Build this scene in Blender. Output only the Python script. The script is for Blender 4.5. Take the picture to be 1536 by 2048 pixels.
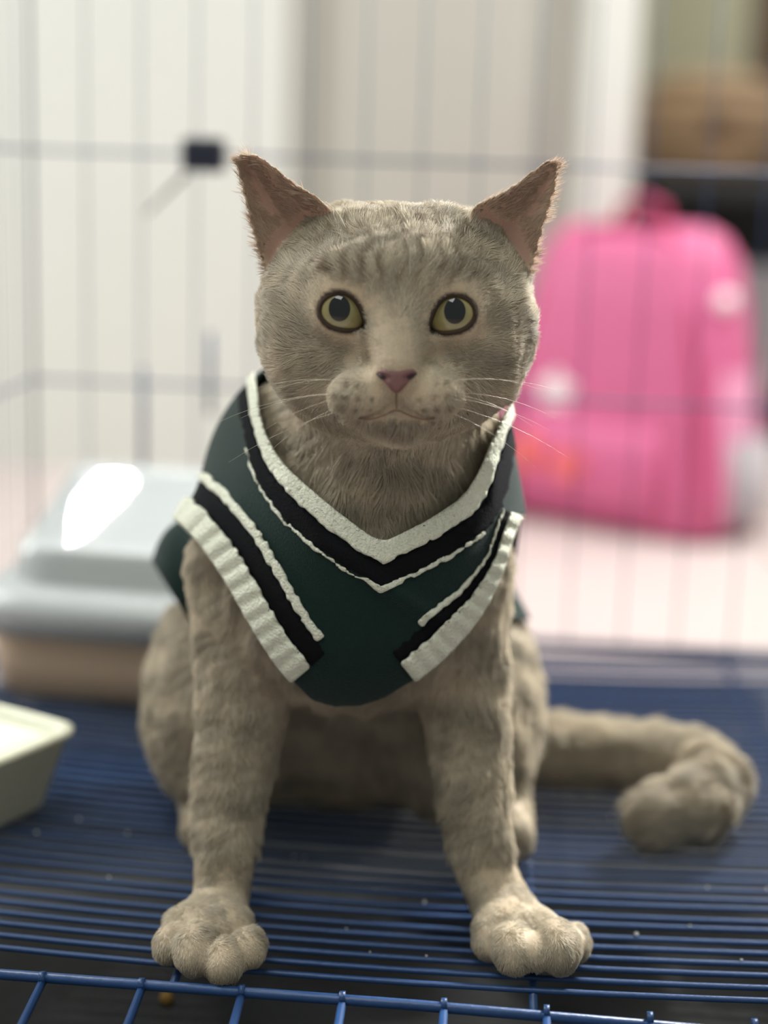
import bpy, math, random
import numpy as np
from mathutils import Vector, Matrix

random.seed(7)
RNG = np.random.default_rng(11)
for o in list(bpy.data.objects):
    bpy.data.objects.remove(o)
SC = bpy.context.scene
COL = SC.collection

# ------------------------------------------------------------------ camera
FPX, CXP, CYP = 3200.0, 768.0, 1024.0          # focal length in pixels of the 1536x2048 frame
CAM = np.array([0.0, 0.0, 0.33])
PITCH, ROLL = math.radians(11.9), math.radians(1.8)
_f = np.array([0, math.cos(PITCH), -math.sin(PITCH)])
_r0 = np.array([1.0, 0, 0]); _u0 = np.array([0, math.sin(PITCH), math.cos(PITCH)])
CF = _f
CR = math.cos(ROLL) * _r0 + math.sin(ROLL) * _u0
CU = math.cos(ROLL) * _u0 - math.sin(ROLL) * _r0
cd = bpy.data.cameras.new('camera'); cam = bpy.data.objects.new('camera', cd); COL.objects.link(cam)
cam.matrix_world = Matrix(((CR[0], CU[0], -CF[0], CAM[0]), (CR[1], CU[1], -CF[1], CAM[1]), (CR[2], CU[2], -CF[2], CAM[2]), (0, 0, 0, 1)))
cd.sensor_width = 36.0; cd.lens = FPX / 2048.0 * 36.0
cd.clip_start = 0.01
cd.dof.use_dof = True; cd.dof.focus_distance = 0.655; cd.dof.aperture_fstop = 2.5
SC.camera = cam

# ------------------------------------------------------------------ world, lights, exposure
w = bpy.data.worlds.new('world'); SC.world = w; w.use_nodes = True
w.node_tree.nodes['Background'].inputs[0].default_value = (0.96, 1.0, 0.94, 1)
w.node_tree.nodes['Background'].inputs[1].default_value = 0.38
SC.view_settings.view_transform = 'Standard'; SC.view_settings.look = 'None'
SC.view_settings.exposure = 0.12; SC.view_settings.gamma = 1.0
SC.view_settings.use_curve_mapping = False


def area(name, loc, target, sx, sy, power, color=(1, 1, 1), spin=0, spread=180):
    l = bpy.data.lights.new(name, 'AREA'); l.shape = 'RECTANGLE'; l.size = sx; l.size_y = sy
    l.energy = power; l.color = color; l.spread = math.radians(spread)
    o = bpy.data.objects.new(name, l); COL.objects.link(o); o.location = loc
    o.rotation_euler = ((Vector(target) - Vector(loc)).to_track_quat('-Z', 'Y').to_matrix() @ Matrix.Rotation(math.radians(spin), 3, 'Z')).to_euler()
    return o


area('ceiling_tube_light', (-0.76, 1.85, 2.1), (-0.1, 0.9, 0.1), 0.14, 0.014, 9, (1, 0.98, 0.94), 8)
area('wall_lamp_light', (0.80, 1.60, 1.15), (0.05, 0.7, 0.15), 0.3, 0.3, 18, (1, 0.99, 0.96))
area('added_rim_light', (0.78, 1.50, 0.95), (0.06, 0.72, 0.22), 0.3, 0.3, 2.9, (1, 0.99, 0.96), 0, 38)  # added narrow beam for the cat's right rim, no fixture in the room
area('added_side_light', (-1.5, 1.45, 0.95), (0.0, 0.7, 0.15), 0.5, 0.8, 15, (0.97, 1.0, 1.0))  # added light for the cat's left edge, no window is built here
area('added_rim_light', (-0.90, 1.10, 1.10), (-0.03, 0.70, 0.28), 0.6, 0.6, 0.75, (1, 1.0, 0.98), 0, 32)  # added soft beam for the left rim, again without a fixture
area('far_wall_fill_light', (1.3, 2.7, 2.2), (1.0, 3.4, 0.6), 0.6, 0.6, 26, (1, 0.98, 0.92))  # added out of view to brighten the far beige wall
area('room_ceiling_light', (-0.45, -0.25, 2.35), (0.0, 0.5, 0.1), 1.3, 1.0, 27, (0.98, 1.0, 0.96))


# ------------------------------------------------------------------ pixel helpers
def ray(px, py):
    return CF + (px - CXP) / FPX * CR - (py - CYP) / FPX * CU


def at(px, py, Y):
    d = ray(px, py); return CAM + d * (Y / d[1])


def atz(px, py, z):
    d = ray(px, py); return CAM + d * ((z - CAM[2]) / d[2])


def proj(P):
    q = P - CAM; dep = q @ CF
    return CXP + FPX * (q @ CR) / dep, CYP - FPX * (q @ CU) / dep, dep


# ------------------------------------------------------------------ materials
def lin(c):
    return tuple(((x / 255) / 12.92 if x / 255 <= 0.04045 else ((x / 255 + 0.055) / 1.055) ** 2.4) for x in c)


def mat(name, col, rough=0.5, var=0.08, scale=40.0, bump=0.0, bscale=200.0, metal=0.0, coat=0.0, spec=0.5, sheen=0.0):
    m = bpy.data.materials.new(name); m.use_nodes = True
    nt = m.node_tree; b = nt.nodes['Principled BSDF']
    tc = nt.nodes.new('ShaderNodeTexCoord')
    n = nt.nodes.new('ShaderNodeTexNoise'); n.inputs['Scale'].default_value = scale; n.inputs['Detail'].default_value = 4
    nt.links.new(tc.outputs['Object'], n.inputs['Vector'])
    mx = nt.nodes.new('ShaderNodeMix'); mx.data_type = 'RGBA'
    c = np.array(col)
    mx.inputs[6].default_value = (*np.clip(c * (1 - var), 0, 1), 1); mx.inputs[7].default_value = (*np.clip(c * (1 + var), 0, 1), 1)
    nt.links.new(n.outputs['Fac'], mx.inputs[0]); nt.links.new(mx.outputs[2], b.inputs['Base Color'])
    b.inputs['Roughness'].default_value = rough; b.inputs['Metallic'].default_value = metal
    b.inputs['Coat Weight'].default_value = coat; b.inputs['Specular IOR Level'].default_value = spec
    b.inputs['Sheen Weight'].default_value = sheen
    if bump:
        n2 = nt.nodes.new('ShaderNodeTexNoise'); n2.inputs['Scale'].default_value = bscale; n2.inputs['Detail'].default_value = 3
        nt.links.new(tc.outputs['Object'], n2.inputs['Vector'])
        bp = nt.nodes.new('ShaderNodeBump'); bp.inputs['Strength'].default_value = bump; bp.inputs['Distance'].default_value = 0.002
        nt.links.new(n2.outputs['Fac'], bp.inputs['Height']); nt.links.new(bp.outputs['Normal'], b.inputs['Normal'])
    return m


M = {}
M['blue'] = mat('blue_enamel_wire', lin((27, 58, 100)), 0.42, 0.12, 120, 0.15, 300, spec=0.4)
M['tray'] = mat('black_tray', lin((34, 36, 36)), 0.42, 0.35, 60, 0.2, 120)
M['navy'] = mat('navy_plastic', lin((20, 26, 44)), 0.4)
M['pan'] = mat('beige_plastic', lin((196, 172, 146)), 0.45, 0.05)
M['grey'] = mat('grey_plastic', lin((176, 180, 180)), 0.025, 0.03, 20)
M['rim'] = mat('satin_grey_plastic', lin((176, 180, 180)), 0.38, 0.03, 20)
M['cream'] = mat('cream_plastic', lin((198, 198, 174)), 0.42, 0.05)
M['pink'] = mat('pink_nylon', lin((206, 98, 142)), 0.55, 0.08, 30, 0.3, 60)
M['lpink'] = mat('pale_pink_nylon', lin((226, 150, 182)), 0.5, 0.08, 30, 0.2, 60)
M['magenta'] = mat('magenta_piping', lin((176, 46, 92)), 0.5)
M['coral'] = mat('coral_print', lin((238, 112, 110)), 0.6, 0.1)
M['white'] = mat('white_print', lin((245, 235, 236)), 0.6)
M['mesh'] = mat('grey_mesh', lin((176, 168, 172)), 0.7, 0.1)
M['black'] = mat('black_metal', lin((40, 42, 44)), 0.5)
M['wicker'] = mat('brown_wicker', lin((165, 138, 108)), 0.7, 0.3, 30, 0.4, 60)
M['dwicker'] = mat('dark_wicker', lin((112, 88, 62)), 0.7, 0.3, 30)
M['plum'] = mat('plum_cloth', lin((70, 60, 84)), 0.8)
M['silver'] = mat('grey_box', lin((150, 146, 148)), 0.6)
M['wallw'] = mat('white_paint', lin((216, 217, 210)), 0.7, 0.02, 6, 0.05, 60)
M['doorg'] = mat('grey_white_laminate', lin((182, 180, 170)), 0.6, 0.03, 8)
M['beigew'] = mat('beige_paint', lin((222, 220, 194)), 0.75, 0.03, 5)
M['brownw'] = mat('brown_wood', lin((98, 78, 62)), 0.6, 0.2, 12)
M['floor'] = mat('pale_pink_tile', lin((202, 188, 184)), 0.45, 0.04, 6)
M['grout'] = mat('tile_grout', lin((190, 176, 170)), 0.8, 0.05, 20)
M['crumb'] = mat('crumb', lin((196, 196, 190)), 0.8, 0.2)
M['kibble'] = mat('kibble', lin((112, 84, 26)), 0.8, 0.3, 300)


# ------------------------------------------------------------------ object helpers
def tag(o, label=None, cat=None, group=None, kind=None):
    if label: o['label'] = label
    if cat: o['category'] = cat
    if group: o['group'] = group
    if kind: o['kind'] = kind
    return o


def empty(name, loc=(0, 0, 0), rz=0.0):
    o = bpy.data.objects.new(name, None); COL.objects.link(o); o.location = loc; o.rotation_euler = (0, 0, rz)
    o.empty_display_size = 0.02
    return o


def link(name, me, m=None, parent=None, loc=None, rot=None):
    o = bpy.data.objects.new(name, me); COL.objects.link(o)
    if m is not None and not me.materials: me.materials.append(m)
    if parent is not None: o.parent = parent
    if loc is not None: o.location = loc
    if rot is not None: o.rotation_euler = rot
    return o


def mesh(name, V, F, smooth=True):
    me = bpy.data.meshes.new(name)
    me.from_pydata([tuple(map(float, v)) for v in V], [], [tuple(map(int, f)) for f in F]); me.update()
    if smooth: me.polygons.foreach_set('use_smooth', [True] * len(me.polygons))
    return me


def mesh_np(name, V, Q, smooth=True):
    me = bpy.data.meshes.new(name); n = len(Q); k = Q.shape[1]
    me.vertices.add(len(V)); me.vertices.foreach_set('co', np.ascontiguousarray(V, dtype=np.float32).ravel())
    me.loops.add(n * k); me.loops.foreach_set('vertex_index', np.ascontiguousarray(Q, dtype=np.int32).ravel())
    me.polygons.add(n); me.polygons.foreach_set('loop_start', np.arange(0, n * k, k, dtype=np.int32))
    me.update(calc_edges=True)
    me.polygons.foreach_set('use_smooth', np.full(n, smooth))
    me.validate(); me.update()
    return me


def tube_geo(pts, radii, n=8, closed=False):
    pts = [np.array(p, float) for p in pts]; N = len(pts)
    if not hasattr(radii, '__len__'): radii = [radii] * N
    V, F = [], []
    ref = np.array([0.13, 0.21, 0.97])
    for i in range(N):
        a = pts[(i - 1) % N] if (closed or i > 0) else pts[i]
        b = pts[(i + 1) % N] if (closed or i < N - 1) else pts[i]
        t = b - a; t /= (np.linalg.norm(t) + 1e-12)
        s = np.cross(t, ref)
        if np.linalg.norm(s) < 1e-3: s = np.cross(t, (1, 0, 0.1))
        s /= np.linalg.norm(s); u = np.cross(s, t)
        for k in range(n):
            an = 2 * math.pi * k / n
            V.append(pts[i] + radii[i] * (math.cos(an) * s + math.sin(an) * u))
    for i in range(N if closed else N - 1):
        j = (i + 1) % N
        for k in range(n):
            F.append((i * n + k, i * n + (k + 1) % n, j * n + (k + 1) % n, j * n + k))
    if not closed:
        F.append(tuple(range(n))[::-1]); F.append(tuple((N - 1) * n + k for k in range(n)))
    return V, F


def tube(name, pts, r, m=None, parent=None, n=8, closed=False):
    V, F = tube_geo(pts, r, n, closed)
    return link(name, mesh(name, V, F), m, parent)


def merge(geos):
    V, F = [], []
    for v, f in geos:
        o = len(V); V += list(v); F += [tuple(i + o for i in q) for q in f]
    return V, F


def box_geo(x0, x1, y0, y1, z0, z1, b=0.0):
    """box with its edges chamfered by b"""
    if b <= 0:
        V = [(x, y, z) for x in (x0, x1) for y in (y0, y1) for z in (z0, z1)]
        return V, [(0, 1, 3, 2), (4, 6, 7, 5), (0, 4, 5, 1), (2, 3, 7, 6), (0, 2, 6, 4), (1, 5, 7, 3)]
    import bmesh
    bm = bmesh.new(); bmesh.ops.create_cube(bm, size=1)
    for v in bm.verts:
        v.co = Vector(((x0 + x1) / 2 + v.co.x * (x1 - x0), (y0 + y1) / 2 + v.co.y * (y1 - y0), (z0 + z1) / 2 + v.co.z * (z1 - z0)))
    bmesh.ops.bevel(bm, geom=list(bm.edges), offset=b, segments=3, profile=0.5, affect='EDGES')
    bm.verts.index_update()
    V = [tuple(v.co) for v in bm.verts]; F = [tuple(v.index for v in f.verts) for f in bm.faces]; bm.free()
    return V, F


def box(name, x0, x1, y0, y1, z0, z1, m, parent=None, b=0.0, loc=None, rot=None):
    V, F = box_geo(x0, x1, y0, y1, z0, z1, b)
    return link(name, mesh(name, V, F, False), m, parent, loc, rot)


def rrect(hx, hy, r, n=6):
    out = []
    for cx, cy, a0 in ((hx - r, hy - r, 0), (-hx + r, hy - r, 90), (-hx + r, -hy + r, 180), (hx - r, -hy + r, 270)):
        for k in range(n + 1):
            a = math.radians(a0 + 90 * k / n); out.append((cx + r * math.cos(a), cy + r * math.sin(a)))
    return out


def loft(name, prof, m, parent=None, cap_bottom=True, cap_top=True, loc=None, rot=None, n=6):
    """prof: list of (half_x, half_y, corner_radius, z[, dx, dy])"""
    V, F = [], []; L = 4 * (n + 1)
    for p in prof:
        hx, hy, r, z = p[:4]; dx, dy = (p[4], p[5]) if len(p) > 4 else (0, 0)
        V += [(x + dx, y + dy, z) for x, y in rrect(hx, hy, min(r, hx * .99, hy * .99), n)]
    for i in range(len(prof) - 1):
        for k in range(L):
            F.append((i * L + k, i * L + (k + 1) % L, (i + 1) * L + (k + 1) % L, (i + 1) * L + k))
    if cap_bottom: F.append(tuple(range(L))[::-1])
    if cap_top: F.append(tuple((len(prof) - 1) * L + k for k in range(L)))
    return link(name, mesh(name, V, F), m, parent, loc, rot)


# ================================================================== SETTING
FZ = -0.06                                        # room floor; the cage's wire floor is z = 0
YW = 2.08                                         # plane of the white wall with the door
fl = box('floor', -2.4, 2.6, -0.8, 3.9, FZ - 0.08, FZ - 0.004, M['grout']); tag(fl, kind='structure')
tile_me = None
for i in range(-4, 5):
    for j in range(0, 9):
        if tile_me is None:
            V, F = box_geo(-0.198, 0.198, -0.198, 0.198, -0.006, 0.0, 0.0015)
            tile_me = mesh('tile', V, F, False); tile_me.materials.append(M['floor'])
        link('tile', tile_me, None, fl, (i * 0.4 + 0.62, j * 0.4 + 0.32, FZ))
xs = at(1258, 300, YW)[0]
wb = box('wall_back', -2.4, at(575, 300, YW)[0], YW, YW + 0.1, FZ, 2.3, M['wallw']); tag(wb, kind='structure')
wt = box('wall_end', xs - 0.06, xs, YW + 0.02, 3.6, FZ, 2.3, M['wallw']); tag(wt, kind='structure')
wr = box('wall_far', xs - 0.06, 2.6, 3.6, 3.7, FZ, 2.3, M['beigew']); tag(wr, kind='structure')
# sliding door set back in the wall, with its frame
dl, dr = at(575, 300, YW)[0], at(1165, 300, YW)[0]
dr1 = box('door_1', dl, dr, YW + 0.035, YW + 0.075, FZ, 2.0, M['doorg']); tag(dr1, kind='structure')
x0, x1 = at(640, 300, YW)[0], at(1065, 300, YW)[0]
box('door_panel', x0, x1, YW + 0.027, YW + 0.036, 0.02, 1.9, M['doorg'], dr1, 0.004)
box('door_rail', dl + 0.002, x0 - 0.012, YW + 0.022, YW + 0.036, FZ, 2.0, M['doorg'], dr1, 0.003)
tr = box('trim_1', dr, xs + 0.005, YW - 0.012, YW + 0.05, FZ, 2.1, M['wallw'], None, 0.004); tag(tr, kind='structure')
# dark wooden post at the far right
xb = at(1512, 60, 3.2)[0]
bp_ = box('trim_2', xb, xb + 0.3, 3.2, 3.25, FZ, 2.2, M['brownw'], None, 0.005); tag(bp_, kind='structure')

# ================================================================== CAGE
YAW = math.radians(4.0)
cage = empty('wire_cage', (0.02, 0.605, 0.0), -YAW)
tag(cage, 'blue enamelled wire cage around the cat, its front side open', 'cage')
HWL, HWR, DEP, HT = 0.306, 0.232, 0.50, 0.58      # extents left / right / depth / height in cage coordinates
SAG = 0.12


def sag(x):
    return SAG * (x * x)


floor_frame_g = []
z = sag(0.24)
fpts = [(-HWL, 0.0, sag(HWL)), (-HWL, DEP, sag(HWL)), (HWR, DEP, sag(HWR)), (HWR, 0.0, sag(HWR))]
g = [tube_geo([fpts[i], fpts[i + 1]], 0.0022, 8) for i in range(3)]
floor_grid = link('floor_grid', mesh('floor_grid', *merge(g)), M['blue'], cage)
pts = [(x, 0, sag(x)) for x in np.linspace(-HWL, HWR, 15)]
V, F = tube_geo([(p[0], 0, p[2] - 0.0013) for p in pts], 0.00135, 7)
wire_me = mesh('wire', V, F); wire_me.materials.append(M['blue'])
nw = 48
for i in range(nw):
    o = link('wire', wire_me, None, floor_grid, (0, 0.012 + (DEP - 0.015) * i / (nw - 1) + random.uniform(-.0008, .0008), random.uniform(-.0006, .0004)))
# cross wires under the grid
for x in (-0.102, 0.048, 0.19):
    tube('cross_wire', [(x, -0.003, sag(x) - 0.0042), (x, DEP, sag(x) - 0.0042)], 0.0019, M['blue'], floor_grid)
# panel builder: rails and upright wires
vw_me = None


def panel(name, p0, p1, h, nwires, rails, rr=0.0021, wr_=0.00135, z0=0.004):
    p0, p1 = np.array(p0, float), np.array(p1, float)
    g = []
    a0, a1 = np.append(p0, z0), np.append(p1, z0); b0, b1 = np.append(p0, h), np.append(p1, h)
    for q in ((a0, a1), (b0, b1), (a0, b0), (a1, b1)): g.append(tube_geo(q, rr * 1.2, 8))
    fr = link(name, mesh(name, *merge(g)), M['blue'], cage)
    for zz in rails: tube('rail', [np.append(p0, zz), np.append(p1, zz)], rr, M['blue'], fr)
    V, F = tube_geo([(0, 0, z0), (0, 0, h)], wr_, 7); me = mesh('wire', V, F); me.materials.append(M['blue'])
    for i in range(1, nwires):
        p = p0 + (p1 - p0) * i / nwires
        link('wire', me, None, fr, (p[0], p[1], 0))
    return fr


zr1 = 0.33 - 1.12 * math.tan(PITCH + math.atan((322 - 1024) / FPX))
zr2 = 0.33 - 1.12 * math.tan(PITCH + math.atan((782 - 1024) / FPX))
back = panel('back_panel', (-HWL, DEP), (HWR, DEP), HT, 14, (zr1, zr2), 0.0011, 0.0006)
left = panel('side_panel', (-HWL, 0.0), (-HWL, DEP), HT, 13, (zr1, zr2), 0.0011, 0.0006)
right = panel('side_panel', (HWR, 0.0), (HWR, DEP), HT, 13, (zr1, zr2), 0.0011, 0.0006)
# door of the back panel: latch block with lever, short door uprights
Ci = cage.matrix_basis.inverted() if False else (Matrix.Translation((0.02, 0.605, 0)) @ Matrix.Rotation(-YAW, 4, 'Z')).inverted()


def inc(p):
    return np.array(Ci @ Vector(tuple(p)))


lp = inc(at(408, 314, 1.115)); lx = lp[0]
latch = box('latch', lx - 0.0145, lx + 0.0145, DEP - 0.012, DEP + 0.006, zr1 - 0.0115, zr1 + 0.0115, M['navy'], back, 0.004)
a, b = inc(at(372, 348, 1.11)), inc(at(290, 428, 1.11))
tube('latch_lever', [(a[0], DEP - 0.006, a[2]), (b[0], DEP - 0.006, b[2])], [0.0018, 0.0010], M['navy'], back)
for px, y0, y1 in ((282, 735, 965), (420, 665, 830)):
    a, b = inc(at(px, y0, 1.11)), inc(at(px, y1, 1.11))
    tube('door_upright', [(a[0], DEP - 0.004, a[2]), (a[0], DEP - 0.004, b[2])], 0.002, M['blue'], back)
# front door folded down flat towards the camera: thick rail plus wires
zd = 0.003
door = tube('folded_door', [(-HWL - 0.01, -0.012, zd + 0.001), (0, -0.014, zd - 0.0005), (HWR + 0.012, -0.017, zd - 0.004)], 0.0023, M['blue'], cage)
sp = 0.0412
for i in range(-6, 7):
    x = i * sp + 0.0115
    t = (x + HWL) / (HWL + HWR)
    tube('wire', [(x, -0.014, zd - 0.001), (x, -0.16, zd - 0.016)], 0.0018, M['blue'], door)
    tube('weld', [(x - 0.0012, -0.014, zd + 0.0006), (x + 0.0012, -0.014, zd + 0.0008)], 0.0027, M['blue'], door, 6)
tube('rail', [(-HWL - 0.01, -0.16, zd - 0.016), (HWR + 0.012, -0.16, zd - 0.016)], 0.0023, M['blue'], door)

# tray under the wire floor, with ridges along its front
tray = empty('cage_tray', (0.02, 0.605, -0.045), -YAW)
tag(tray, 'shallow black plastic tray beneath the blue wire floor', 'tray')
loft('pan', [(0.284, 0.345, 0.02, -0.0145, -0.03, 0.175), (0.288, 0.35, 0.02, 0.02, -0.03, 0.175), (0.286, 0.347, 0.02, 0.02, -0.03, 0.175),
             (0.282, 0.341, 0.02, -0.006, -0.03, 0.175)], M['tray'], tray)
rg = mesh('ridge', *tube_geo([(-0.25, 0, -0.0065), (0.235, 0, -0.0065)], 0.0012, 6)); rg.materials.append(M['tray'])
for y in (-0.03, -0.042, -0.056, -0.07, -0.084, -0.1):
    link('ridge', rg, None, tray, (0, y, 0))

# crumbs lying on the wires and the tray
V, F = [], []
for k in range(46):
    i = random.randrange(nw); yy = 0.012 + (DEP - 0.015) * i / (nw - 1)
    if k < 34: i = random.randrange(0, 14); yy = 0.012 + (DEP - 0.015) * i / (nw - 1)
    x = random.uniform(-0.22, 0.21); s = random.uniform(0.0004, 0.0011)
    c = np.array((x, yy, sag(x) + s * 0.5)); o = len(V)
    for d in ((1, 0, 0), (-1, 0, 0), (0, 1, 0), (0, -1, 0), (0, 0, 1), (0, 0, -1)): V.append(c + s * np.array(d) * random.uniform(.6, 1.3))
    for f in ((0, 2, 4), (2, 1, 4), (1, 3, 4), (3, 0, 4), (2, 0, 5), (1, 2, 5), (3, 1, 5), (0, 3, 5)): F.append(tuple(q + o for q in f))
cr = link('crumbs', mesh('crumbs', V, F, False), M['crumb'], None, (0.02, 0.605, 0), (0, 0, -YAW))
tag(cr, 'pale litter crumbs scattered over the blue wires', 'crumbs', kind='stuff')
kp = atz(333, 1986, -0.046)
V, F = tube_geo([(0, 0, 0.0), (0, 0, 0.0016), (0, 0, 0.004), (0, 0, 0.0052)], [0.0025, 0.0034, 0.0032, 0.002], 9)
kb = link('kibble', mesh('kibble', V, F), M['kibble'], None, tuple(kp + np.array((0, 0, -0.005)))); tag(kb, 'single yellow brown kibble on the black tray', 'kibble')

# ================================================================== LITTER BOX, DISH
lb = empty('litter_box', (-0.1365, 0.981, 0.0108), math.radians(-8))
tag(lb, 'beige litter box with a glossy grey lid behind the cat', 'litter box')
hx, hy = 0.101, 0.068
loft('pan', [(hx - .014, hy - .014, .018, 0), (hx - .008, hy - .008, .02, .004), (hx - .002, hy - .002, .022, .05)], M['pan'], lb)
rim = loft('rim', [(hx - .002, hy - .002, .035, .044), (hx + .006, hy + .006, .04, .043), (hx + .008, hy + .008, .04, .058), (hx + .007, hy + .007, .04, .062), (hx - .002, hy - .002, .035, .069),
                   (hx - .012, hy - .012, .032, .071)], M['rim'], lb)
loft('lid', [(hx - .012, hy - .012, .032, .07), (hx - .015, hy - .015, .03, .088), (hx - .017, hy - .017, .03, .092), (hx - .02, hy - .02, .03, .095, 0, .004), (hx - .032, .014, .01, .128, 0, .032), (hx - .04, .008, .006, .129, 0, .034)], M['grey'], lb, n=8)
for p in bpy.data.objects['lid'].data.polygons: p.use_smooth = False

dish = empty('feeding_dish', (-0.204, 0.756, 0.0088), math.radians(-30))
tag(dish, 'cream plastic feeding dish near the litter box', 'dish')
loft('bowl', [(.024, .03, .008, 0), (.026, .032, .01, .003), (.0345, .042, .012, .036), (.037, .0445, .013, .038), (.037, .0445, .013, .041), (.033, .0405, .012, .041), (.032, .0395, .011, .037), (.03, .037, .01, .036)], M['cream'], dish)

# ================================================================== PINK BAG AND THINGS BEHIND
bag = empty('backpack', (at(1262, 1045, 1.80)[0], 1.86, FZ), math.radians(-36)); bag.scale = (1.0, 1.0, 0.93)
tag(bag, 'pink backpack standing on the pale floor behind the cage', 'backpack')
body = loft('body', [(.135, .075, .03, .004), (.15, .085, .04, .012), (.15, .086, .045, .06), (.138, .08, .045, .16), (.125, .07, .045, .26), (.115, .058, .045, .33), (.10, .042, .035, .357), (.08, .02, .015, .37)], M['pink'], bag, n=8)
# side panel, piping, pockets, prints, handle
loft('side_panel', [(.012, .05, .01, .03, .143, 0), (.012, .05, .01, .10, .139, 0), (.012, .048, .01, .18, .125, 0), (.012, .04, .01, .27, .106, 0), (.01, .03, .009, .325, .088, 0)], M['lpink'], bag)
tube('piping', [(.128, -.075, .02), (.128, -.078, .08), (.117, -.07, .17), (.098, -.062, .26), (.078, -.05, .33), (.05, -.036, .362), (0, -.03, .37), (-.05, -.036, .362), (-.078, -.05, .33), (-.098, -.062, .26), (-.117, -.07, .17), (-.128, -.078, .08), (-.128, -.075, .02)], .0055, M['magenta'], bag)
loft('front_pocket', [(.085, .012, .012, .03, -.005, -.085), (.095, .02, .016, .04, -.005, -.085), (.092, .02, .016, .11, -.005, -.082), (.08, .012, .012, .135, -.005, -.078)], M['pink'], bag)
loft('side_pocket', [(.01, .04, .009, .02, .152, 0), (.016, .045, .012, .03, .152, 0), (.014, .045, .012, .12, .148, 0)], M['mesh'], bag)
tube('handle', [(-.03, 0, .366), (-.026, 0, .39), (0, 0, .4), (.026, 0, .39), (.03, 0, .366)], .006, M['magenta'], bag)
for x, zz, r, mm in ((-.055, .165, .02, 'white'), (-.075, .09, .022, 'coral'), (-.02, .08, .018, 'coral'), (-.115, .04, .02, 'coral')):
    V = [(x, -.112 + (0.03 if zz > .13 else 0), zz)] + [(x + r * (1 + .25 * math.sin(5 * t)) * math.cos(t), -.111 + (0.03 if zz > .13 else 0), zz + r * (1 + .25 * math.sin(5 * t)) * math.sin(t)) for t in np.linspace(0, 2 * math.pi, 24, endpoint=False)]
    V += [(v[0], v[1] + .012, v[2]) for v in V]
    F = [(0, 1 + (k + 1) % 24, 1 + k) for k in range(24)] + [(1 + k, 1 + (k + 1) % 24, 26 + (k + 1) % 24, 26 + k) for k in range(24)]
    link('print_patch', mesh('print_patch', V, F, False), M[mm], bag)
V, F = tube_geo([(.118, -.03, .285), (.130, -.036, .287)], .011, 16)
link('highlight_button', mesh('highlight_button', V, F), M['white'], bag)  # white disc on the bag, a round bright highlight put into its colour

RX = at(1275, 360, 2.45)[0]
zt = at(1350, 352, 2.45)[2]
rack = empty('storage_rack', (RX, 2.45, FZ)); tag(rack, 'black metal storage rack behind the pink backpack', 'rack')
box('shelf', 0, .62, 0, .34, zt - FZ - .03, zt - FZ, M['black'], rack, .004)
box('shelf', 0.0, .62, 0, .34, .04, .07, M['black'], rack, .004)
for x in (0.0, .595):
    for y in (0.0, .315): box('post', x, x + .025, y, y + .025, 0, zt - FZ, M['black'], rack, .003)
box('back_plate', .02, .6, .318, .33, .05, zt - FZ - .02, M['black'], rack, .002)
bx1 = box('storage_box', .035, .135, .02, .30, .0705, .31, M['black'], None, .008, (RX, 2.45, FZ)); tag(bx1, 'black box on the rack behind the pink backpack', 'box')
bx2 = box('carton', .145, .30, .02, .2, .0705, .27, M['silver'], None, .008, (RX, 2.45, FZ)); tag(bx2, 'grey carton on the rack, partly past the picture edge', 'box')
bk = empty('wicker_basket', (at(1425, 352, 2.55)[0], 2.6, zt)); tag(bk, 'round brown wicker basket on top of the black rack', 'basket')
V, F = [], []
prof = [(.02, .0), (.10, .0), (.118, .02), (.128, .06), (.124, .10), (.105, .135), (.075, .155), (.045, .162), (.0, .164)]
for i, (r, zz) in enumerate(prof):
    for k in range(28):
        a = 2 * math.pi * k / 28; V.append((r * math.cos(a), r * math.sin(a), zz))
for i in range(len(prof) - 1):
    for k in range(28): F.append((i * 28 + k, i * 28 + (k + 1) % 28, (i + 1) * 28 + (k + 1) % 28, (i + 1) * 28 + k))
link('basket_body', mesh('basket_body', V, F), M['wicker'], bk)
for r, zz in ((.121, .02), (.130, .06), (.126, .10), (.107, .135)):
    tube('hoop', [(r * math.cos(a), r * math.sin(a), zz) for a in np.linspace(0, 2 * math.pi, 32, endpoint=False)], .005, M['dwicker'] if zz == .06 else M['wicker'], bk, 6, True)
V, F = tube_geo([(-.01, -.126, .08), (-.01, -.136, .08)], .018, 14)
link('knot', mesh('knot', V, F), M['dwicker'], bk)


# ================================================================== CAT: signed distance tools
def smin(a, b, k):
    h = np.maximum(k - np.abs(a - b), 0) / k; return np.minimum(a, b) - h * h * k * 0.25


def smax(a, b, k):
    return -smin(-a, -b, k)


def sph(P, c, r):
    return np.linalg.norm(P - c, axis=-1) - r


def ell(P, c, r):
    q = (P - c) / r; k0 = np.linalg.norm(q, axis=-1); k1 = np.linalg.norm(q / r, axis=-1)
    return k0 * (k0 - 1) / np.maximum(k1, 1e-9)


def cone(P, a, b, ra, rb):
    ab = b - a; t = np.clip(((P - a) @ ab) / (ab @ ab), 0, 1)
    return np.linalg.norm(P - (a + t[:, None] * ab), axis=-1) - (ra + (rb - ra) * t)


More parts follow.
